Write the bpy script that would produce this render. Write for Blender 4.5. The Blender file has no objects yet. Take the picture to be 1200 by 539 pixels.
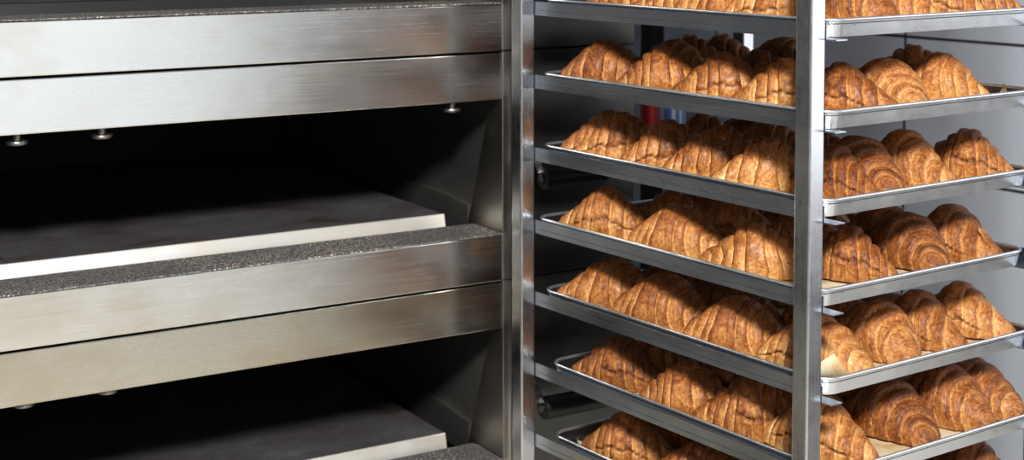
import bpy, bmesh, math, random
from mathutils import Vector, Matrix, noise
random.seed(11)
D = bpy.data; SC = bpy.context.scene; COL = SC.collection
Z0 = 1.3                      # height of the top visible rack level above the floor
PI = math.pi

# ------------------------------------------------------------------ helpers
def link(o, parent=None):
    COL.objects.link(o)
    if parent is not None: o.parent = parent
    return o
def tag(o, label, cat, group=None, kind=None):
    if label: o['label'] = label
    if cat: o['category'] = cat
    if group: o['group'] = group
    if kind: o['kind'] = kind
    return o
def empty(name, loc=(0,0,0), rz=0):
    o = D.objects.new(name, None); o.empty_display_size = .05
    o.location = loc; o.rotation_euler = (0,0,rz)
    return link(o)
def obj(name, bm, mat, parent=None, smooth=False, bevel=0, seg=2):
    me = D.meshes.new(name)
    bmesh.ops.recalc_face_normals(bm, faces=bm.faces[:])
    bm.to_mesh(me); bm.free()
    for p in me.polygons: p.use_smooth = smooth
    me.materials.append(mat)
    o = D.objects.new(name, me); link(o, parent)
    if bevel:
        m = o.modifiers.new('bevel','BEVEL'); m.width = bevel; m.segments = seg
        m.limit_method = 'ANGLE'; m.angle_limit = math.radians(40); m.harden_normals = False
    return o
def box(bm, x0,x1,y0,y1,z0,z1):
    v = [bm.verts.new((x,y,z)) for z in (z0,z1) for y in (y0,y1) for x in (x0,x1)]
    for f in ((0,2,3,1),(4,5,7,6),(0,1,5,4),(2,6,7,3),(0,4,6,2),(1,3,7,5)):
        bm.faces.new([v[i] for i in f])
def bx(*a):
    bm = bmesh.new(); box(bm,*a); return bm
def lathe(bm, prof, M=Matrix(), n=32, cap=True):
    rings = []
    for r,z in prof:
        rings.append([bm.verts.new(M @ Vector((r*math.cos(2*PI*i/n), r*math.sin(2*PI*i/n), z))) for i in range(n)])
    for a,b in zip(rings, rings[1:]):
        for i in range(n):
            bm.faces.new((a[i],a[(i+1)%n],b[(i+1)%n],b[i]))
    if cap:
        bm.faces.new(rings[0][::-1]); bm.faces.new(rings[-1])
    return bm
def prism(bm, pts, x0, x1):      # polygon in (y,z) extruded in x
    a = [bm.verts.new((x0,y,z)) for y,z in pts]; b = [bm.verts.new((x1,y,z)) for y,z in pts]
    bm.faces.new(a); bm.faces.new(b[::-1])
    n = len(pts)
    for i in range(n): bm.faces.new((a[i],a[(i+1)%n],b[(i+1)%n],b[i]))
    return bm
def sweep(bm, pts, r, n=10, closed=False):
    pts = [Vector(p) for p in pts]; N = len(pts); rings = []
    for i,p in enumerate(pts):
        if closed: t = (pts[(i+1)%N]-pts[i-1]).normalized()
        else: t = (pts[min(i+1,N-1)]-pts[max(i-1,0)]).normalized()
        up = Vector((0,0,1)) if abs(t.z) < .9 else Vector((1,0,0))
        s = t.cross(up).normalized(); u = s.cross(t)
        rings.append([bm.verts.new(p + r*(s*math.cos(2*PI*k/n)+u*math.sin(2*PI*k/n))) for k in range(n)])
    for i in range(N if closed else N-1):
        a,b = rings[i], rings[(i+1)%N]
        for k in range(n): bm.faces.new((a[k],a[(k+1)%n],b[(k+1)%n],b[k]))
    if not closed: bm.faces.new(rings[0][::-1]); bm.faces.new(rings[-1])
    return bm

# ------------------------------------------------------------------ materials
class NT:
    def __init__(s, name):
        s.m = D.materials.new(name); s.m.use_nodes = True; s.t = s.m.node_tree
        s.b = s.t.nodes['Principled BSDF']
    def n(s, typ, **kw):
        o = s.t.nodes.new(typ)
        for k,v in kw.items():
            if k.startswith('_'): setattr(o, k[1:], v)
            else: o.inputs[k.replace('__',' ')].default_value = v
        return o
    def l(s, a, b): s.t.links.new(a, b)
    def ramp(s, src, stops):
        r = s.t.nodes.new('ShaderNodeValToRGB'); e = r.color_ramp.elements
        while len(e) < len(stops): e.new(.5)
        for x,(p,c) in zip(e, stops):
            x.position = p; x.color = (*c,1) if len(c)==3 else c
        if src is not None: s.l(src, r.inputs[0])
        return r.outputs[0]
    def coords(s, scale, kind='Object'):
        tc = s.t.nodes.new('ShaderNodeTexCoord'); mp = s.t.nodes.new('ShaderNodeMapping')
        mp.inputs['Scale'].default_value = scale; s.l(tc.outputs[kind], mp.inputs[0]); return mp.outputs[0]
    def bump(s, h, strength, dist=.001, prev=None):
        b = s.t.nodes.new('ShaderNodeBump'); b.inputs['Strength'].default_value = strength; b.inputs['Distance'].default_value = dist
        s.l(h, b.inputs['Height'])
        if prev: s.l(prev, b.inputs['Normal'])
        return b.outputs[0]
def g(v): return (v,v,v)
def plain(name, col, rough=.5, metal=0, **kw):
    m = NT(name); m.b.inputs['Base Color'].default_value = (*col,1)
    m.b.inputs['Roughness'].default_value = rough; m.b.inputs['Metallic'].default_value = metal
    for k,v in kw.items(): m.b.inputs[k.replace('_',' ')].default_value = v
    return m.m
def steel(name, c0, c1, r0, r1, scale=(2,60,60), warm=None, bs=.15, metal=1.0, blot=3.0):
    m = NT(name); co = m.coords(scale)
    fine = m.n('ShaderNodeTexNoise', Scale=8.0, Detail=4.0, Roughness=.6); m.l(co, fine.inputs['Vector'])
    big = m.n('ShaderNodeTexNoise', Scale=blot, Detail=5.0, Roughness=.62); m.l(m.coords((1,1,1.6)), big.inputs['Vector'])
    col = m.ramp(big.outputs[0], [(.3,c0),(.5,tuple((a+b)/2 for a,b in zip(c0,c1))),(.7,c1)] if not warm else [(.28,c0),(.45,warm),(.55,c1),(.75,c1)])
    mx = m.n('ShaderNodeMixRGB', _blend_type='MULTIPLY', Fac=.2)
    m.l(col, mx.inputs[1]); m.l(m.ramp(fine.outputs[0], [(.3,g(.72)),(.7,g(1))]), mx.inputs[2])
    m.l(mx.outputs[0], m.b.inputs['Base Color'])
    ad = m.n('ShaderNodeMath', _operation='ADD'); 
    m.l(fine.outputs[0], ad.inputs[0]); m.l(big.outputs[0], ad.inputs[1])
    mr = m.n('ShaderNodeMapRange'); m.l(ad.outputs[0], mr.inputs[0])
    mr.inputs[1].default_value=.7; mr.inputs[2].default_value=1.3; mr.inputs[3].default_value=r0; mr.inputs[4].default_value=r1
    m.l(mr.outputs[0], m.b.inputs['Roughness'])
    m.b.inputs['Metallic'].default_value = metal
    m.l(m.bump(fine.outputs[0], bs, .0006), m.b.inputs['Normal'])
    return m.m
M_band  = steel('brushed_steel', (.60,.60,.59), (.72,.72,.71), .17, .30, (1.0,14,60), warm=(.66,.63,.58), blot=2.2, bs=.02)
M_band2 = steel('floor_toned_brushed_steel', (.40,.38,.34), (.54,.52,.47), .18, .32, (1.0,14,60), warm=(.50,.465,.39), blot=3, bs=.02)  # same steel, darker and yellower: warm floor reflection put into the colour
M_edge  = steel('bright_deck_edge', (.80,.79,.76), (.90,.89,.87), .30, .42, (1,14,60), warm=(.82,.78,.70), blot=2.5, bs=.02, metal=.55)
M_dark  = steel('dark_oven_steel', (.09,.09,.09), (.15,.15,.145), .30, .45, (8,8,60))
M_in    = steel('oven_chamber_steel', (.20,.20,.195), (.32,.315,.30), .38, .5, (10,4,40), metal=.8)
M_cheek = steel('warm_grey_steel', (.34,.32,.29), (.48,.46,.43), .34, .48, (30,30,3))
M_post  = steel('rack_steel', (.56,.57,.60), (.68,.69,.72), .24, .34, (60,60,1.5), bs=.05, blot=9)
M_rail  = steel('runner_steel', (.40,.43,.48), (.52,.56,.62), .26, .38, (60,1.5,60), bs=.15, blot=6)
M_tray  = steel('tray_aluminium', (.66,.69,.74), (.80,.82,.86), .26, .38, (20,20,40), bs=.05, blot=14, metal=.90)
M_rim   = steel('tray_rim_metal', (.50,.53,.58), (.64,.67,.71), .22, .32, (20,20,40), bs=.05)
M_trayin= steel('tray_inside_baked', (.24,.25,.28), (.36,.37,.40), .28, .42, (20,20,40), bs=.05)
M_bolt  = plain('bolt_steel', (.26,.25,.24), .38, 1)
M_black = plain('black_plastic_and_edge_shade', (.012,.012,.013), .42)
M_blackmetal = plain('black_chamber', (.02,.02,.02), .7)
M_groove= plain('dark_groove', (.05,.055,.065), .6)

def granite():
    m = NT('crumb_speckled_ledge')
    n1 = m.n('ShaderNodeTexNoise', Scale=420.0, Detail=3.0, Roughness=.7); m.l(m.coords((1,1,1)), n1.inputs['Vector'])
    n2 = m.n('ShaderNodeTexNoise', Scale=9.0, Detail=3.0); m.l(m.coords((1,1,1)), n2.inputs['Vector'])
    v = m.n('ShaderNodeTexVoronoi', Scale=230.0); m.l(m.coords((1,1,1)), v.inputs['Vector'])
    base = m.ramp(n1.outputs[0], [(.36,(.05,.05,.055)),(.52,(.13,.13,.14)),(.66,(.38,.37,.36))])
    crumb = m.ramp(v.outputs['Distance'], [(.22,g(1)),(.36,g(0))])
    sel = m.ramp(n2.outputs[0], [(.38,g(.15)),(.62,g(.9))])
    k = m.n('ShaderNodeMixRGB', _blend_type='MULTIPLY', Fac=1.0); m.l(crumb,k.inputs[1]); m.l(sel,k.inputs[2])
    mx = m.n('ShaderNodeMixRGB'); m.l(k.outputs[0], mx.inputs[0]); m.l(base, mx.inputs[1]); mx.inputs[2].default_value=(.90,.74,.54,1)
    m.l(mx.outputs[0], m.b.inputs['Base Color']); m.b.inputs['Roughness'].default_value=.75; m.b.inputs['Specular IOR Level'].default_value=.2
    m.l(m.bump(n1.outputs[0], .6, .001), m.b.inputs['Normal'])
    return m.m
M_ledge = granite()
def stone():
    m = NT('baking_stone')
    n1 = m.n('ShaderNodeTexNoise', Scale=7.0, Detail=6.0, Roughness=.65, Distortion=.4); m.l(m.coords((1,1.4,1)), n1.inputs['Vector'])
    n2 = m.n('ShaderNodeTexNoise', Scale=60.0, Detail=3.0); m.l(m.coords((1,1,1)), n2.inputs['Vector'])
    c = m.ramp(n1.outputs[0], [(.30,(.06,.03,.028)),(.40,(.095,.085,.09)),(.6,(.125,.122,.13)),(.75,(.18,.175,.185))])
    mx = m.n('ShaderNodeMixRGB', _blend_type='MULTIPLY', Fac=.5); m.l(c,mx.inputs[1]); m.l(m.ramp(n2.outputs[0],[(.3,g(.6)),(.7,g(1))]), mx.inputs[2])
    m.l(mx.outputs[0], m.b.inputs['Base Color']); m.b.inputs['Roughness'].default_value=.62
    return m.m
M_stone = stone()
def wall_tiles(name, axis):
    m = NT(name)
    tc = m.n('ShaderNodeTexCoord'); sp = m.n('ShaderNodeSeparateXYZ'); m.l(tc.outputs['Object'], sp.inputs[0])
    cb = m.n('ShaderNodeCombineXYZ'); m.l(sp.outputs[axis], cb.inputs[0]); m.l(sp.outputs[2], cb.inputs[1])
    br = m.n('ShaderNodeTexBrick', Scale=1.0); br.offset=0; br.squash=1
    br.inputs['Brick Width'].default_value=.60; br.inputs['Row Height'].default_value=.298
    br.inputs['Mortar Size'].default_value=.0035; br.inputs['Mortar Smooth'].default_value=.2
    br.inputs['Color1'].default_value=(.52,.55,.62,1); br.inputs['Color2'].default_value=(.50,.53,.60,1); br.inputs['Mortar'].default_value=(.05,.05,.06,1)
    m.l(cb.outputs[0], br.inputs['Vector'])
    m.l(br.outputs['Color'], m.b.inputs['Base Color']); m.b.inputs['Roughness'].default_value=.22
    nz = m.n('ShaderNodeTexNoise', Scale=3.0, Detail=2.0); m.l(tc.outputs['Object'], nz.inputs['Vector'])
    inv = m.n('ShaderNodeMath', _operation='MULTIPLY'); inv.inputs[1].default_value=-1; m.l(br.outputs['Fac'], inv.inputs[0])
    m.l(m.bump(inv.outputs[0], .5, .002, m.bump(nz.outputs[0], .05, .01)), m.b.inputs['Normal'])
    return m.m
def floor_mat():
    m = NT('beige_floor_tiles')
    br = m.n('ShaderNodeTexBrick', Scale=1.0); br.offset=0
    br.inputs['Brick Width'].default_value=.33; br.inputs['Row Height'].default_value=.33; br.inputs['Mortar Size'].default_value=.004
    br.inputs['Color1'].default_value=(.80,.74,.64,1); br.inputs['Color2'].default_value=(.74,.68,.58,1); br.inputs['Mortar'].default_value=(.12,.10,.08,1)
    m.l(m.coords((1,1,1)), br.inputs['Vector']); m.l(br.outputs['Color'], m.b.inputs['Base Color']); m.b.inputs['Roughness'].default_value=.45
    return m.m
def paper():
    m = NT('parchment_paper')
    n = m.n('ShaderNodeTexNoise', Scale=14.0, Detail=6.0, Roughness=.65); m.l(m.coords((1,1,1)), n.inputs['Vector'])
    m.l(m.ramp(n.outputs[0], [(.32,(.50,.33,.15)),(.46,(.68,.54,.34)),(.60,(.80,.74,.62))]), m.b.inputs['Base Color'])
    m.b.inputs['Roughness'].default_value=.55
    m.l(m.bump(n.outputs[0], .3, .002), m.b.inputs['Normal'])
    return m.m
M_paper = paper()
M_paperw = plain('pale_parchment', (.74,.70,.62), .5, Subsurface_Weight=0.1)

def crust():
    m = NT('croissant_crust')
    A = lambda nm: m.n('ShaderNodeAttribute', _attribute_name=nm)
    lam = A('lam').outputs['Vector']; sh = A('shade')
    sp = m.n('ShaderNodeSeparateColor'); m.l(sh.outputs['Color'], sp.inputs[0])
    oi = m.n('ShaderNodeObjectInfo')
    # laminated streaks running round the roll
    mp = m.n('ShaderNodeMapping'); mp.inputs['Scale'].default_value=(80,2.6,1); m.l(lam, mp.inputs[0])
    st = m.n('ShaderNodeTexNoise', Scale=1.0, Detail=5.0, Roughness=.62, Distortion=.5); m.l(mp.outputs[0], st.inputs['Vector'])
    mp2 = m.n('ShaderNodeMapping'); mp2.inputs['Scale'].default_value=(13,1.5,1); m.l(lam, mp2.inputs[0])
    st2 = m.n('ShaderNodeTexNoise', Scale=1.0, Detail=3.0, Roughness=.5, Distortion=.6); m.l(mp2.outputs[0], st2.inputs['Vector'])
    co = m.coords((1,1,1))
    bl = m.n('ShaderNodeTexNoise', Scale=38.0, Detail=5.0, Roughness=.6); m.l(co, bl.inputs['Vector'])
    fl = m.n('ShaderNodeTexNoise', Scale=230.0, Detail=5.0, Roughness=.7); m.l(co, fl.inputs['Vector'])
    vo = m.n('ShaderNodeTexVoronoi', Scale=170.0, _feature='DISTANCE_TO_EDGE'); m.l(co, vo.inputs['Vector'])
    def mul(a, k, off=0):
        x = m.n('ShaderNodeMath', _operation='MULTIPLY_ADD'); m.l(a, x.inputs[0]); x.inputs[1].default_value=k; x.inputs[2].default_value=off; return x.outputs[0]
    def add(a, b):
        x = m.n('ShaderNodeMath', _operation='ADD'); m.l(a,x.inputs[0]); m.l(b,x.inputs[1]); return x.outputs[0]
    # bake value : 0 pale dough, 1 dark crust.  shade.r = baked top, shade.g = freshly exposed groove, shade.b = slit
    v = add(mul(st.outputs[0], .80, -.40), mul(st2.outputs[0], .22, -.11))
    v = add(v, mul(bl.outputs[0], .65, -.325)); v = add(v, mul(fl.outputs[0], .95, -.475))
    v = add(v, mul(sp.outputs[0], .50, .16)); v = add(v, mul(sp.outputs[1], -.36))
    v = add(v, mul(oi.outputs['Random'], .24, -.07))
    col = m.ramp(v, [(.04,(.90,.62,.32)),(.24,(.74,.41,.16)),(.44,(.53,.235,.075)),(.64,(.31,.108,.030)),(.88,(.11,.034,.012))])
    sl = m.n('ShaderNodeMixRGB'); m.l(sp.outputs[2], sl.inputs[0]); m.l(col, sl.inputs[1]); sl.inputs[2].default_value=(.10,.035,.010,1)
    m.l(sl.outputs[0], m.b.inputs['Base Color'])
    rr = m.n('ShaderNodeMapRange'); m.l(bl.outputs[0], rr.inputs[0]); rr.inputs[1].default_value=.3; rr.inputs[2].default_value=.7; rr.inputs[3].default_value=.36; rr.inputs[4].default_value=.58
    m.l(rr.outputs[0], m.b.inputs['Roughness'])
    m.b.inputs['Specular IOR Level'].default_value=.45
    m.b.inputs['Coat Weight'].default_value=.10; m.b.inputs['Coat Roughness'].default_value=.3
    b1 = m.bump(st.outputs[0], .55, .0016)
    b2 = m.bump(st2.outputs[0], .35, .0025, b1)
    b3 = m.bump(fl.outputs[0], .6, .0010, b2)
    b4 = m.bump(vo.outputs['Distance'], .25, .0008, b3)
    m.l(b4, m.b.inputs['Normal'])
    return m.m
M_crust = crust()

# ------------------------------------------------------------------ the room
def wallobj(name, bm, mat):
    o = obj(name, bm, mat); o['kind'] = 'structure'; return o
M_tw = wall_tiles('white_wall_tiles_side', 1); M_tb = wall_tiles('white_wall_tiles_back', 0)
o = wallobj('wall_right', bx(0,.12, -1.20,.96, 0,3.0), M_tw); o.location = (1.3, .96, 0)
# tile joints line up with the object's origin
for vtx in o.data.vertices: vtx.co.z -= (Z0-.115)
o.location.z = Z0-.115
o = wallobj('wall_back', bx(-3.4,0, 0,.12, -(Z0-.115),3.0-(Z0-.115)), M_tb); o.location = (1.42, 1.92, Z0-.115)
wallobj('floor', bx(-2.4,1.42, -3.2,2.04, -.1,0), floor_mat())
wallobj('ceiling', bx(-2.4,1.42, -.25,2.04, 3.0,3.1), plain('white_ceiling',(.7,.7,.7),.8))
o = wallobj('trim_1', bx(1.207,1.250, 1.70,1.74, 0,3.0), plain('black_gap_strip',(.008,.008,.009),.6));  # black strip standing in for the dark gap at the wall corner

# ------------------------------------------------------------------ deck oven
OV = empty('deck_oven', (.0458,.70,0), math.radians(-4.4))
tag(OV, 'stainless steel multi-deck bakery oven with open dark baking chambers, left of the rack', 'oven')
XL = -1.30                                    # left end of the door opening
LED = [Z0+.379, Z0+.014, Z0-.351, Z0-.716]    # ledge heights
P = .365
for i, L in enumerate(LED):
    # upper and lower front panels, right ends meet the frame post
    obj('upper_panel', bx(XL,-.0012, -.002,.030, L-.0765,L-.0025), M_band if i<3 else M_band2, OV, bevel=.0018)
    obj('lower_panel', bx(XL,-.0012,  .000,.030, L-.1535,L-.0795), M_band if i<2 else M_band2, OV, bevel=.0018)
    obj('panel_backing', bx(XL,.0, .0305,.0425, L-.151,L-.004), M_blackmetal, OV)
    # speckled shelf on top of the panel
    bm = bmesh.new()
    a = [(XL,-.004),(-.0015,-.004),(-.0015,.080),(-.006,.090),(XL,.090)]
    lo = [bm.verts.new((x,y,L-.0023)) for x,y in a]; hi = [bm.verts.new((x,y,L)) for x,y in a]
    bm.faces.new(lo[::-1]); bm.faces.new(hi)
    for k in range(5): bm.faces.new((lo[k],lo[(k+1)%5],hi[(k+1)%5],hi[k]))
    obj('ledge', bm, M_ledge, OV, bevel=.0006)
    # chamber above the ledge
    top = L+P-.154
    obj('stone_edge', prism(bmesh.new(), [(.1100,L-.012),(.1168,L+.0150),(.1210,L+.0150),(.1210,L-.030),(.100,L-.030)], XL,-.041), M_edge if i > 1 else M_black, OV, bevel=.0012)  # glare and shade put into colour: bright lower edges, black upper ones
    obj('baking_stone', bx(XL,-.041, .1215,.93, L-.012,L+.0145), M_stone, OV, bevel=.001)
    if i in (1,2):
        for sx in (-.735,-1.15): obj('stone_joint', bx(sx-.0012,sx+.0012, .122,.93, L+.0145,L+.0149), M_groove, OV)
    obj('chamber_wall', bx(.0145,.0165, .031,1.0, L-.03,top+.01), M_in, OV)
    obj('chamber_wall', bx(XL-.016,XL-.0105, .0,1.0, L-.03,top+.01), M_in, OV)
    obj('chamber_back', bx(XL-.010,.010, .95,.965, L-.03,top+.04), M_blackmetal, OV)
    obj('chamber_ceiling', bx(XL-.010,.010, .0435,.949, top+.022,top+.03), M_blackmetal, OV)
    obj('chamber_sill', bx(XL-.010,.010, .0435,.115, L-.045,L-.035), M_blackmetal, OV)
    bm = bmesh.new()
    prism(bm, [(.118,L-.030),(.118,L+.024),(.20,L+.031),(.30,L+.034),(.94,L+.034),(.94,L-.030)], .003,.0140)
    obj('chamber_rail', bm, M_in, OV)
    bm = bmesh.new()
    prism(bm, [(0,L-.002),(0,top+.010),(.034,top+.010),(.036,top),(.113,L-.004)], 0,.0100)
    obj('cheek_plate', bm, M_cheek, OV, bevel=.0008)
    bm = bmesh.new()
    prism(bm, [(0,L-.002),(0,top+.010),(.034,top+.010),(.036,top),(.113,L-.004)], XL-.0100,XL)
    obj('cheek_plate', bm, M_cheek, OV, bevel=.0008)
    bands_bottom = L-.1535
    if i>=2: bands_bottom += .0085
    for bxp in (-1.20,-.742,-.628)+((-.080,) if i!=2 else ()):
        s = obj('screw', lathe(bmesh.new(), [(.0035,bands_bottom+.01),(.0055,bands_bottom+.009),(.0055,bands_bottom-.010)], Matrix.Translation((bxp,.020,0)), 20), M_bolt, OV, smooth=False)
        obj('screw_head', lathe(bmesh.new(), [(.011,bands_bottom-.009),(.0145,bands_bottom-.0100),(.0150,bands_bottom-.0120),(.0142,bands_bottom-.0148),(.009,bands_bottom-.0165),(.0045,bands_bottom-.0158)], Matrix.Translation((bxp,.020,0)), 28), M_bolt, s)
    # front frame on the right, one section per deck, and the handle that stands off it
    ztop = L+P-.0765 if i>0 else L+.36
    zb = L-.0765
    obj('frame_post', bx(.0002,.0160, .000,.030, zb+.0010,ztop-.0008), M_cheek, OV, bevel=.0012)
    obj('side_panel', bx(.0170,.2560, .002,.030, zb+.0012,ztop-.0012), M_dark, OV, bevel=.0015)
    obj('frame_post', bx(XL-.05,XL-.001, .000,.030, zb+.0010,ztop-.0008), M_cheek, OV, bevel=.0012)
    hz = L+.092
    Rx = Matrix.Translation((.036,-.060,hz)) @ Matrix.Rotation(PI/2,4,'Y')
    h = obj('handle', lathe(bmesh.new(), [(.0135,0),(.0175,.0015),(.0180,.006),(.0175,.112),(.0165,.117),(.012,.119)], Rx, 36), M_black, OV, smooth=False, bevel=.0008)
    obj('bolt', lathe(bmesh.new(), [(.0065,-.0006),(.0065,-.0028),(.0035,-.0040)], Rx, 18), M_bolt, h)
    pts = [(.030,.004,hz+.040),(.030,-.018,hz+.042),(.032,-.036,hz+.036),(.034,-.050,hz+.022),(.036,-.056,hz+.008)]
    bm = bmesh.new(); vs=[]
    for (x,y,z) in pts:
        vs.append([bm.verts.new((x-.0050,y,z)), bm.verts.new((x+.0075,y,z)), bm.verts.new((x+.0075,y+.003,z+.003)), bm.verts.new((x-.0050,y+.003,z+.003))])
    for a,b in zip(vs,vs[1:]):
        for k in range(4): bm.faces.new((a[k],a[(k+1)%4],b[(k+1)%4],b[k]))
    bm.faces.new(vs[0]); bm.faces.new(vs[-1][::-1])
    obj('handle_bracket', bm, M_post, h, smooth=False)
obj('base_panel', bx(XL-.05,.256, .000,.030, .16,LED[3]-.1545), M_dark, OV, bevel=.002)
obj('side_skin', bx(.2440,.2560, .031,1.00, .16,LED[0]+.36), M_dark, OV)
obj('side_skin', bx(XL-.05,XL-.038, .031,1.00, .16,LED[0]+.36), M_dark, OV)
obj('back_skin', bx(XL-.05,.256, 1.001,1.01, .16,LED[0]+.36), M_dark, OV)
obj('header_panel', bx(XL,-.0012, .000,.030, LED[0]+P-.1535,LED[0]+P-.005), M_band, OV, bevel=.002)
obj('top_cover', bx(XL-.05,.256, .000,1.01, LED[0]+.361,LED[0]+.372), M_band, OV, bevel=.002)
obj('bottom_plate', bx(XL-.05,.256, .000,1.01, .148,.159), M_dark, OV)
for x in (XL,.20):
    for y in (.06,.94):
        obj('foot', bx(x-.025,x+.025, y-.025,y+.025, 0,.148), M_dark, OV, bevel=.003)

# ------------------------------------------------------------------ rack
RK = empty('tray_rack', (0,0,0)); 
tag(RK, 'tall stainless steel bakery rack of square posts and slotted runners holding trays', 'rack')
W0, W1, DD, S = 0.0, .4800, .6114, .0255
def tube_post(x, y):
    bm = bx(x,x+S, y,y+S, .105,Z0+.62)
    return obj('post', bm, M_post, RK, bevel=.0028, seg=3)
for x in (W0, W1-S):
    for y in (0, DD-S): tube_post(x,y)
for z in (Z0+.62, .105-S):
    for x in (W0, W1-S): obj('side_bar', bx(x,x+S, 0,DD, z,z+S), M_post, RK, bevel=.0025)
    for y in (0, DD-S): obj('cross_bar', bx(S+.0003,W1-S-.0003, y,y+S, z,z+S), M_post, RK, bevel=.0025)
NL = 7            # levels seen in the photograph; unseen empty trays are added above to cast shade
def level(t): return Z0 - .11*(t-1) + .005
for t in range(-4, NL+1):
    z = level(t) - .0048
    for side in (0,1):
        bm = bmesh.new()
        xa = S+.0004 if side==0 else W1-S-.0004; sg = 1 if side==0 else -1
        y0, y1 = -.016, DD
        def q(x0,x1,ya,yb,za,zb): box(bm, min(xa+sg*x0,xa+sg*x1), max(xa+sg*x0,xa+sg*x1), ya,yb, za,zb)
        q(0,.0014, .0,y1, z+.0014,z+.0205)        # upright leg
        q(0,.0190 if side==0 else .034, y0,y1, z,z+.0014)              # shelf leg, sticks out past the post as a tab
        r = obj('runner', bm, M_rail, RK)
        if side==0:
            # two slots pressed along the outer face of the runner
            for ya,yb in ((.030,.275),(.290,.575)):
                obj('runner_slot', bx(xa-.0003,xa+.0001, ya,yb, z+.0072,z+.0079), M_groove, r)
for x in (W0+S/2, W1-S/2):
    for y in (S/2+.01, DD-S/2-.01):
        M = Matrix.Translation((x-.011,y,.045)) @ Matrix.Rotation(PI/2,4,'Y')
        w = obj('caster', lathe(bmesh.new(), [(.028,0),(.043,.001),(.045,.004),(.045,.018),(.043,.021),(.028,.022)], M, 32), M_black, RK)
        bm = bx(x-.016,x-.0125, y-.012,y+.012, .04,.0795); box(bm, x+.0125,x+.016, y-.012,y+.012, .04,.0795); box(bm, x-.016,x+.016, y-.016,y+.016, .076,.0798)
        obj('caster_fork', bm, M_post, w)

# ------------------------------------------------------------------ trays
TW, TL, TH = .412, .580, .0225
def rrect(w, l, r, inset, n=8):
    pts = []
    rr = max(r-inset, .002)
    for cx,cy,a0 in ((w-r,l-r,0),(r,l-r,90),(r,r,180),(w-r,r,270)):
        for k in range(n+1):
            a = math.radians(a0+90*k/n); pts.append((cx+rr*math.cos(a), cy+rr*math.sin(a)))
    return pts
def tray_meshes():
    bm = bmesh.new(); r = .026
    prof = [(.0070,.0000),(.0050,.0006),(.0010,.0200),(.0000,.0216),(.0010,.0222),(.0028,.0200),(.0062,.0020),(.0085,.0013)]
    rings = [[bm.verts.new((x,y,z)) for x,y in rrect(TW,TL,r,i)] for i,z in prof]
    for a,b in zip(rings,rings[1:]):
        n = len(a)
        for k in range(n): bm.faces.new((a[k],a[(k+1)%n],b[(k+1)%n],b[k]))
    bm.faces.new(rings[0][::-1]); f = bm.faces.new(rings[-1])
    return bm
trayspec = {   # level: x of left rim, y of front rim
 -4:(.034,.004), -3:(.036,.002), -2:(.033,.006), -1:(.036,.004), 0:(.035,.003), 1:(.036,.004), 2:(.0285,.000), 3:(.038,.012), 4:(.0285,.012), 5:(.037,.006), 6:(.040,-.008), 7:(.040,-.014)}
ordinal = {1:'topmost',2:'second',3:'third',4:'fourth',5:'fifth',6:'sixth',7:'lowest'}
where = {1:'topmost visible tray',2:'second tray from the top',3:'third tray from the top',4:'middle tray',5:'third tray from the bottom',6:'second tray from the bottom',7:'lowest tray'}
tm = None
for t,(tx,ty) in trayspec.items():
    root = empty('baking_tray', (tx,ty,level(t)-.0033))
    if tm is None:
        o = obj('pan', tray_meshes(), M_tray, root); tm = o.data
        tm.materials.append(M_trayin)
        for p in tm.polygons:
            c = p.center
            if c.z > .0005 and p.index >= 5*36 or (len(p.vertices) > 10 and p.normal.z > .5): p.material_index = 1
        rb = bmesh.new(); sweep(rb, [(x,y,.0215) for x,y in rrect(TW,TL,.026,.0006)], .0022, 10, True)
        rim = obj('rolled_rim', rb, M_tray, root, smooth=True); rm = rim.data
        lp = bmesh.new(); sweep(lp, [(x,y,.0168) for x,y in rrect(TW,TL,.026,.0022)], .0009, 6, True)
        sm_ = obj('pressed_seam', lp, M_groove, root, smooth=True); smd = sm_.data
    else:
        link(D.objects.new('pan', tm), root); link(D.objects.new('rolled_rim', rm), root); link(D.objects.new('pressed_seam', smd), root)
    tag(root, 'shallow aluminium baking tray%s, %s' % ('' if t<1 else ' of croissants', 'empty, added out of view in the upper rack to cast shade' if t<1 else 'topmost one seen on the rack' if t==1 else where[t].replace('tray','one')+' on the rack'), 'tray', 'baking trays on the rack')

# parchment sheets
def parchment(t, curls):
    tx,ty = trayspec[t]; nx,ny = 60,84
    w,l = TW-.046, TL-.032
    bm = bmesh.new(); g_ = []
    for j in range(ny+1):
        row=[]
        for i in range(nx+1):
            x = w*i/nx; y = l*j/ny
            z = .0004 + .0006*(noise.noise(Vector((x*30,y*30,t*7)))+1)
            for (cx,cy,fold,rad) in curls:
                px = w*cx; py = l*cy
                ix = 1 if cx==0 else -1; iy = 1 if cy==0 else -1
                dx,dy = x-px, y-py
                u = (dx*ix*.80+dy*iy*.60)
                if u < fold:
                    an = min((fold-u)/rad, 2.3); du = (fold-rad*math.sin(an))-u
                    x += du*ix*.80; y += du*iy*.60; z += rad*(1-math.cos(an))
            row.append(bm.verts.new((x,y,z)))
        g_.append(row)
    for j in range(ny):
        for i in range(nx): bm.faces.new((g_[j][i],g_[j][i+1],g_[j+1][i+1],g_[j+1][i]))
    o = obj('parchment_sheet', bm, M_paper, None, smooth=True)
    o.location = (tx+.028, ty+.016, level(t)-.0017)
    tag(o, 'browned parchment sheet lining the %s of croissants' % where[t], 'baking paper', 'parchment sheets in the trays')
parchment(1, [])
parchment(2, [(1,0,.040,.018),(0,1,.035,.016)])
parchment(3, [])
parchment(4, [(1,0,.066,.027),(0,1,.02,.012)])
parchment(5, [(0,0,.050,.022),(0,1,.03,.014)])
parchment(6, [])
parchment(7, [(0,1,.02,.012)])

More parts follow.
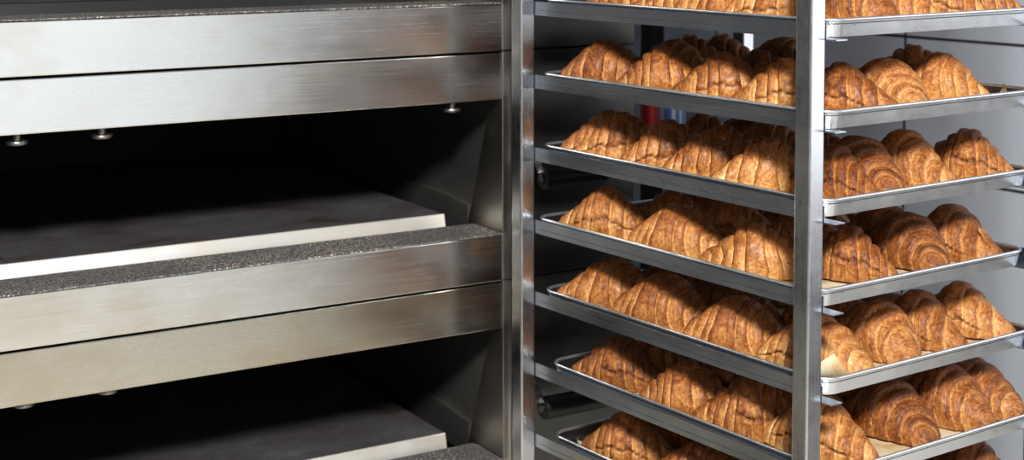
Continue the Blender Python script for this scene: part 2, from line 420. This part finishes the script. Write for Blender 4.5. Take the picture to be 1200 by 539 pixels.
# ------------------------------------------------------------------ croissants
def croissant_mesh(seed, length=.155, slit=None, asym=0, bend=.010, wraps=4):
    rnd = random.Random(seed)
    NU, NV = 170, 88
    hl = length/2
    cuts = [.21,.43,.62,.78,.89][:wraps]
    bL = [c+rnd.uniform(-.035,.035) for c in cuts]; bR = [c+rnd.uniform(-.035,.035) for c in cuts]
    skL, skR = rnd.uniform(.07,.15), rnd.uniform(.07,.15)
    phL, phR = rnd.uniform(-.9,.3), rnd.uniform(-.3,.9)
    kn = [1+rnd.uniform(-.015,.015) for _ in range(8)]
    pk = rnd.uniform(-.10,.10); dg = rnd.choice((-1,1))*rnd.uniform(.12,.26); ex = rnd.uniform(1.25,1.9); stp = rnd.uniform(.065,.100)
    def base(s):
        s = min(abs(s),1)
        r = .29 + .71*math.cos(PI*s/2)**ex
        if s > .84: r *= math.sqrt(max(0,1-((s-.84)/.16)**2))
        return r
    me_v=[]; lam=[]; shade=[]
    for i in range(NU+1):
        q = (i/NU-.5)*2
        t = math.sin(q*PI/2)*.6 + q*.4
        for j in range(NV):
            a = 2*PI*j/NV                # 0 = top
            left = t < pk
            B = bL if left else bR; sk = skL if left else skR; ph = phL if left else phR
            s0 = abs(t-pk)/(1+(pk if left else -pk))
            nz = noise.noise(Vector((t*2.2+seed*5, math.cos(a)*1.1, math.sin(a)*1.1)))
            tw = abs((t-pk) + dg*math.sin(a))/(1+(pk if left else -pk)); tw = .5*tw+.5*s0 + (sk*(math.cos(a-ph)) + .07*nz)*min(1,s0*3)*(1-s0**2)
            k = 0
            while k < len(B) and tw > B[k]: k += 1
            lo = B[k-1] if k>0 else 0; hi = B[k] if k<len(B) else 1.05
            f = min(1,max(0,(tw-lo)/(hi-lo)))
            mid = (lo+min(hi,1))/2
            r = base(s0)
            if k < len(B):
                r = .40*r + .60*base(lo+.42*(hi-lo))*(1 if s0 < .9 else base(s0)/max(.01,base(.9)))
            r *= 1 + (kn[k]-1)*min(1,s0*5)
            # each layer bulges a little and curls down at its outer edge, standing proud of the next one
            if k < len(B):
                r *= 1 + .026*math.sin(PI*min(1,f*1.05)) - .040*max(0,(f-.86)/.14)**2
            start = math.exp(-(f/.07)) if k>0 else 0
            r *= 1 - stp*start
            n2 = noise.noise(Vector((t*5+seed, math.cos(a)*1.8+k*3.1, math.sin(a)*1.8)))
            n3 = noise.noise(Vector((t*20+seed, math.cos(a)*6, math.sin(a)*6)))
            lamn = noise.noise(Vector((tw*38+seed*2, math.cos(a)*.8, math.sin(a)*.8+k)))
            lam2 = noise.noise(Vector((tw*75+seed*3, math.cos(a)*1.2, math.sin(a)*1.2+k)))
            r *= 1 + .035*n2 + .007*n3 + .006*lamn + .004*lam2
            A = .0435; Bz = .0425
            yy = A*r*math.sin(a)
            zz = Bz*r*math.cos(a)
            flat = -.55*Bz*r
            if zz < flat: zz = flat + (zz-flat)*.10
            zc = .55*Bz*r + .0015
            sl = 0
            if slit:
                sg, s_from, s_to, ang0 = slit
                am = ang0 + .16*noise.noise(Vector((t*3+seed,3,1))) + .03*noise.noise(Vector((t*18+seed,5,1)))
                dist = abs((a if sg>0 else 2*PI-a) - am)
                if s_from < t < s_to:
                    m_ = min(1,(t-s_from)*6)*min(1,(s_to-t)*6)
                    sl = max(0,1-dist/.050)*m_
                    kk = 1-.15*sl; yy *= kk
            bn = -bend*(t*t) + asym*t*.004
            me_v.append((t*hl, yy+bn+bend*.4, zc+zz))
            lam.append((tw*(1 if not left else -1)+k*.37, (a if a<PI else 2*PI-a)/(2*PI)*6, seed*1.7))
            topness = .5+.5*math.cos(a)
            tr = max(0,min(1, .10+.80*topness + .25*n2 + .18*(.5-s0) + .34*max(0,(f-.5)*2 if k<len(B) else 0)))
            shade.append((tr, max(0,min(1,math.exp(-(f/.16)) if k>0 else 0)), min(1,sl*1.3), 1))
    faces=[]
    for i in range(NU):
        for j in range(NV):
            a=i*NV+j; b=i*NV+(j+1)%NV; faces.append((a,b,b+NV,a+NV))
    c0=len(me_v)
    me_v.append(tuple(sum(me_v[j][q] for j in range(NV))/NV for q in range(3))); lam.append(lam[0]); shade.append((.4,0,0,1))
    st=NU*NV
    me_v.append(tuple(sum(me_v[st+j][q] for j in range(NV))/NV for q in range(3))); lam.append(lam[st]); shade.append((.4,0,0,1))
    for j in range(NV):
        faces.append((c0,(j+1)%NV,j)); faces.append((c0+1,st+j,st+(j+1)%NV))
    me = D.meshes.new('croissant'); me.from_pydata(me_v,[],faces)
    zmin = min(v[2] for v in me_v)
    for v in me.vertices: v.co.z -= zmin
    at = me.attributes.new('lam','FLOAT_VECTOR','POINT'); at.data.foreach_set('vector', [c for p in lam for c in p])
    at = me.attributes.new('shade','FLOAT_COLOR','POINT'); at.data.foreach_set('color', [c for p in shade for c in p])
    me.polygons.foreach_set('use_smooth', [True]*len(me.polygons))
    me.materials.append(M_crust); me.update()
    return me
specs = [dict(slit=None,bend=.008), dict(slit=(-1,-.75,.75,1.45),bend=.004), dict(slit=None,bend=.014,asym=1),
         dict(slit=(-1,-.2,.9,1.35),bend=.010), dict(slit=(1,-.8,.6,1.5),bend=-.006), dict(slit=None,bend=-.012),
         dict(slit=(-1,-.9,.3,1.5),bend=.006), dict(slit=None,bend=.002,asym=-1), dict(slit=None,bend=.012,wraps=3), dict(slit=(-1,-.6,.6,1.55),bend=-.004,wraps=3)]
MESH = [croissant_mesh(i*3+1, length=.152+.004*(i%3), **s) for i,s in enumerate(specs)]

CROISSANTS = {
 1: [(0.111,0.452,-50,'L',1.03), (0.111,0.350,-51,'L',1.03), (0.111,0.253,-49,'L',1.03), (0.115,0.167,-58,'C',1.03), (0.161,0.093,-83,'F',1.03), (0.242,0.093,-81,'F',1.03), (0.323,0.091,-72,'F',1.03), (0.395,0.085,-63,'F',1.00), (0.185,0.470,-52,'I',1.00), (0.277,0.339,-59,'I',1.00), (0.267,0.470,-58,'I',1.00), (0.346,0.512,-54,'I',1.00), (0.354,0.403,-66,'I',1.00), (0.234,0.268,-49,'I',1.00), (0.366,0.278,-60,'I',1.00)],
 2: [(0.099,0.499,-55,'L',1.03), (0.099,0.369,-56,'L',1.03), (0.105,0.257,-43,'L',1.03), (0.115,0.147,-51,'C',1.03), (0.151,0.084,-71,'F',0.98), (0.235,0.089,-99,'F',1.03), (0.338,0.089,-79,'F',1.03), (0.383,0.175,-61,'B',1.03), (0.196,0.470,-64,'I',1.00), (0.195,0.271,-56,'I',1.00), (0.276,0.321,-49,'I',1.00), (0.272,0.517,-54,'I',1.00), (0.354,0.401,-72,'I',1.00), (0.359,0.525,-65,'I',1.00)],
 3: [(0.124,0.527,-39,'L',1.03), (0.124,0.498,-39,'L',1.03), (0.126,0.392,-32,'L',1.03), (0.124,0.290,-39,'L',1.03), (0.115,0.186,-42,'C',1.03), (0.141,0.097,-81,'F',0.98), (0.199,0.101,-97,'F',1.03), (0.300,0.102,-97,'F',1.03), (0.408,0.097,-73,'F',1.00), (0.274,0.333,-52,'I',1.00), (0.267,0.470,-62,'I',1.00), (0.352,0.457,-49,'I',1.00), (0.236,0.207,-68,'I',1.00)],
 4: [(0.085,0.485,-61,'L',1.03), (0.087,0.329,-63,'L',1.03), (0.090,0.184,-57,'L',1.03), (0.171,0.098,-69,'F',1.03), (0.334,0.175,-87,'B',1.03), (0.297,0.102,-100,'F',1.03), (0.399,0.103,-93,'F',1.05), (0.197,0.195,-56,'I',1.00), (0.196,0.332,-71,'I',1.00), (0.192,0.454,-51,'I',1.00), (0.271,0.462,-66,'I',1.00), (0.343,0.329,-69,'I',1.00), (0.348,0.469,-54,'I',1.00)],
 5: [(0.097,0.494,-58,'L',1.07), (0.095,0.367,-68,'L',1.07), (0.095,0.217,-59,'L',1.02), (0.115,0.094,-68,'C',1.07), (0.229,0.099,-91,'F',1.07), (0.323,0.099,-91,'F',1.07), (0.412,0.097,-81,'F',1.07), (0.191,0.331,-63,'I',1.00), (0.194,0.468,-54,'I',1.00), (0.268,0.212,-67,'I',1.00), (0.274,0.471,-60,'I',1.00), (0.347,0.331,-51,'I',1.00), (0.350,0.471,-59,'I',1.00)],
 6: [(0.095,0.472,-68,'L',1.07), (0.100,0.313,-62,'L',1.07), (0.100,0.199,-63,'L',1.07), (0.115,0.087,-77,'C',1.12), (0.247,0.085,-89,'F',1.07), (0.349,0.084,-79,'F',1.07), (0.417,0.084,-79,'F',1.07), (0.190,0.201,-55,'I',1.00), (0.183,0.328,-69,'I',1.00), (0.184,0.466,-64,'I',1.00), (0.268,0.206,-59,'I',1.00), (0.271,0.324,-57,'I',1.00), (0.265,0.460,-56,'I',1.00), (0.350,0.325,-63,'I',1.00), (0.353,0.456,-51,'I',1.00)],
 7: [(0.098,0.446,-66,'L',1.07), (0.098,0.289,-67,'L',1.07), (0.115,0.162,-66,'C',1.07), (0.144,0.078,-77,'F',1.07), (0.268,0.079,-86,'F',1.07), (0.403,0.078,-81,'F',1.07), (0.189,0.208,-69,'I',1.00), (0.196,0.318,-55,'I',1.00), (0.194,0.459,-54,'I',1.00), (0.274,0.196,-60,'I',1.00), (0.274,0.337,-50,'I',1.00), (0.274,0.464,-66,'I',1.00), (0.355,0.208,-58,'I',1.00), (0.349,0.465,-57,'I',1.00), (0.357,0.340,-53,'I',1.00)],
}
rowname = {'L':'left edge','C':'front left corner','F':'front edge','B':'second row from the front','I':'interior'}
cr_n = 0
def nth(k): return ['first','second','third','fourth','fifth','sixth','seventh','eighth','ninth','tenth'][k]
for t, lst in CROISSANTS.items():
    tx,ty = trayspec[t]
    rows = {}
    for it in lst: rows.setdefault(it[3], []).append(it)
    for key, items in rows.items():
        if key in ('F','B'): items.sort(key=lambda q:q[0])
        elif key == 'L': items.sort(key=lambda q:q[1])
        else: items.sort(key=lambda q:(q[1],q[0]))
        for k,it in enumerate(items):
            x,y,ang = it[:3]; sc = it[4] if len(it)>4 else 1.0
            vi = it[5] if len(it)>5 else random.randrange(len(MESH))
            o = D.objects.new('croissant', MESH[vi]); link(o)
            o.location = (x,y,level(t)-.0012)
            rz = math.radians(ang)
            o.rotation_euler = (math.radians(random.uniform(-4,4)), math.radians(random.uniform(-1.5,1.5)), rz)
            s = sc*random.uniform(.96,1.03)
            o.scale = (s, s*random.uniform(.96,1.05), s*random.uniform(.96,1.06))
            o['tray'] = 0; del o['tray']
            if key=='L':   lab = 'golden croissant, left edge of the %s, %s from the post' % (where[t], nth(k))
            elif key=='C': lab = 'golden croissant partly behind the post on the %s' % where[t]
            elif key=='F': lab = 'golden croissant, front edge of the %s, %s from the post' % (where[t], nth(k))
            elif key=='B': lab = 'croissant behind the front row, %s, %s from the left' % (where[t], nth(k))
            else:          lab = 'shaded croissant deep inside the %s, %s from front' % (where[t], nth(k))
            tag(o, lab, 'croissant', 'croissants on the %s' % where[t])
            cr_n += 1
print('croissants', cr_n)

# ------------------------------------------------------------------ far shelf with bottle and canister
SH = empty('wall_shelf', (1.02,1.34,Z0-.365))
tag(SH, 'narrow steel shelf on the tiled wall behind the rack', 'shelf')
obj('board', bx(-.13,.279, 0,.24, 0,.006), M_post, SH, bevel=.002)
for y in (.03,.20):
    bm = bmesh.new(); v=[bm.verts.new(p) for p in ((.02,y,0),(.279,y,0),(.279,y,-.12),(.02,y+.006,0),(.279,y+.006,0),(.279,y+.006,-.12))]
    for f in ((0,1,2),(3,5,4),(0,3,4,1),(1,4,5,2),(2,5,3,0)): bm.faces.new([v[i] for i in f])
    obj('bracket', bm, M_post, SH)
zb = Z0-.3588
def bottle_mat():
    m = NT('white_blue_label'); sp = m.n('ShaderNodeSeparateXYZ'); tc = m.n('ShaderNodeTexCoord'); m.l(tc.outputs['Object'], sp.inputs[0])
    w = m.n('ShaderNodeTexWave', Scale=18.0); w.bands_direction='X'; m.l(tc.outputs['Object'], w.inputs['Vector'])
    m.l(m.ramp(w.outputs[0], [(.35,(.75,.80,.88)),(.55,(.14,.26,.62))]), m.b.inputs['Base Color']); m.b.inputs['Roughness'].default_value=.4
    return m.m
BT = empty('bottle', (1.058,1.45,zb)); tag(BT, 'white bottle with round white cap and blue striped label on the far shelf', 'bottle')
obj('body', lathe(bmesh.new(), [(.028,0),(.032,.003),(.032,.125),(.028,.145),(.016,.152),(.013,.166)], n=32), bottle_mat(), BT, smooth=True)
obj('cap', lathe(bmesh.new(), [(.012,.167),(.0150,.170),(.0165,.186),(.0150,.201),(.011,.209),(.005,.213)], n=32), plain('white_plastic',(.85,.84,.80),.4), BT, smooth=True)
CN = empty('canister', (.990,1.45,zb)); tag(CN, 'red canister beside the bottle on the far shelf', 'canister')
obj('body', lathe(bmesh.new(), [(.018,0),(.020,.002),(.020,.085),(.019,.088)], n=32), plain('red_paint',(.45,.02,.02),.4), CN, smooth=False)
obj('lid', lathe(bmesh.new(), [(.020,.0885),(.021,.089),(.021,.098),(.018,.101)], n=32), plain('dark_red_plastic',(.25,.01,.01),.4), CN, smooth=False)

# ------------------------------------------------------------------ light
def area(name, loc, target, sx, sy, power, col):
    l = D.lights.new(name,'AREA'); l.shape='RECTANGLE'; l.size=sx; l.size_y=sy; l.energy=power; l.color=col
    o = D.objects.new(name,l); o.location=loc; o.rotation_euler=(Vector(target)-Vector(loc)).to_track_quat('-Z','Y').to_euler(); link(o); return o
area('window_light', (-1.7,-2.0,2.85), (.2,.25,.95), .38,.38, 120, (1,.97,.92))
area('room_light', (-.15,-3.1,1.2), (-.2,.6,1.1), 2.0,2.1, 11.5, (.93,.97,1))
area('side_fill_light', (2.3,-1.7,1.45), (.25,.1,1.0), 1.5,1.7, 15, (.97,.98,1))  # added unseen fill that brightens the tray and post fronts
w = D.worlds.new('world'); SC.world = w; w.use_nodes = True; nt = w.node_tree
bgn = nt.nodes['Background']
tc = nt.nodes.new('ShaderNodeTexCoord'); sp = nt.nodes.new('ShaderNodeSeparateXYZ'); nt.links.new(tc.outputs['Generated'], sp.inputs[0])
mr = nt.nodes.new('ShaderNodeMapRange'); mr.inputs[1].default_value=-.6; mr.inputs[2].default_value=.6; nt.links.new(sp.outputs[2], mr.inputs[0])
cr = nt.nodes.new('ShaderNodeValToRGB'); e = cr.color_ramp.elements
e[0].position=.0; e[0].color=(.30,.24,.17,1); e[1].position=1; e[1].color=(.80,.90,1,1)
x = e.new(.5); x.color=(.62,.64,.66,1)
nt.links.new(mr.outputs[0], cr.inputs[0]); nt.links.new(cr.outputs[0], bgn.inputs[0]); bgn.inputs[1].default_value=.21

# ------------------------------------------------------------------ camera
cam = D.cameras.new('camera'); co = D.objects.new('camera', cam); link(co)
yaw, pitch, roll = math.radians(35.38406), math.radians(4.03076), math.radians(-.11468)
fw = Vector((math.sin(yaw)*math.cos(pitch), math.cos(yaw)*math.cos(pitch), -math.sin(pitch)))
r_ = Vector((math.cos(yaw), -math.sin(yaw), 0)); u_ = r_.cross(fw)
Rr = r_*math.cos(roll)+u_*math.sin(roll); Uu = -r_*math.sin(roll)+u_*math.cos(roll)
M = Matrix((Rr, Uu, -fw)).transposed().to_4x4(); M.translation = (-1.33793, -1.27501, Z0+.14852)
co.matrix_world = M
cam.sensor_width = 36; cam.lens = 36*1808.74/1200; cam.shift_y = -(269.5-28.961)/1200
cam.clip_start=.05; cam.dof.use_dof=True; cam.dof.focus_distance=1.95; cam.dof.aperture_fstop=7
SC.camera = co
SC.view_settings.view_transform = 'Standard'; SC.view_settings.look = 'Medium High Contrast'; SC.view_settings.exposure = .25
SC.cycles.max_bounces = 8
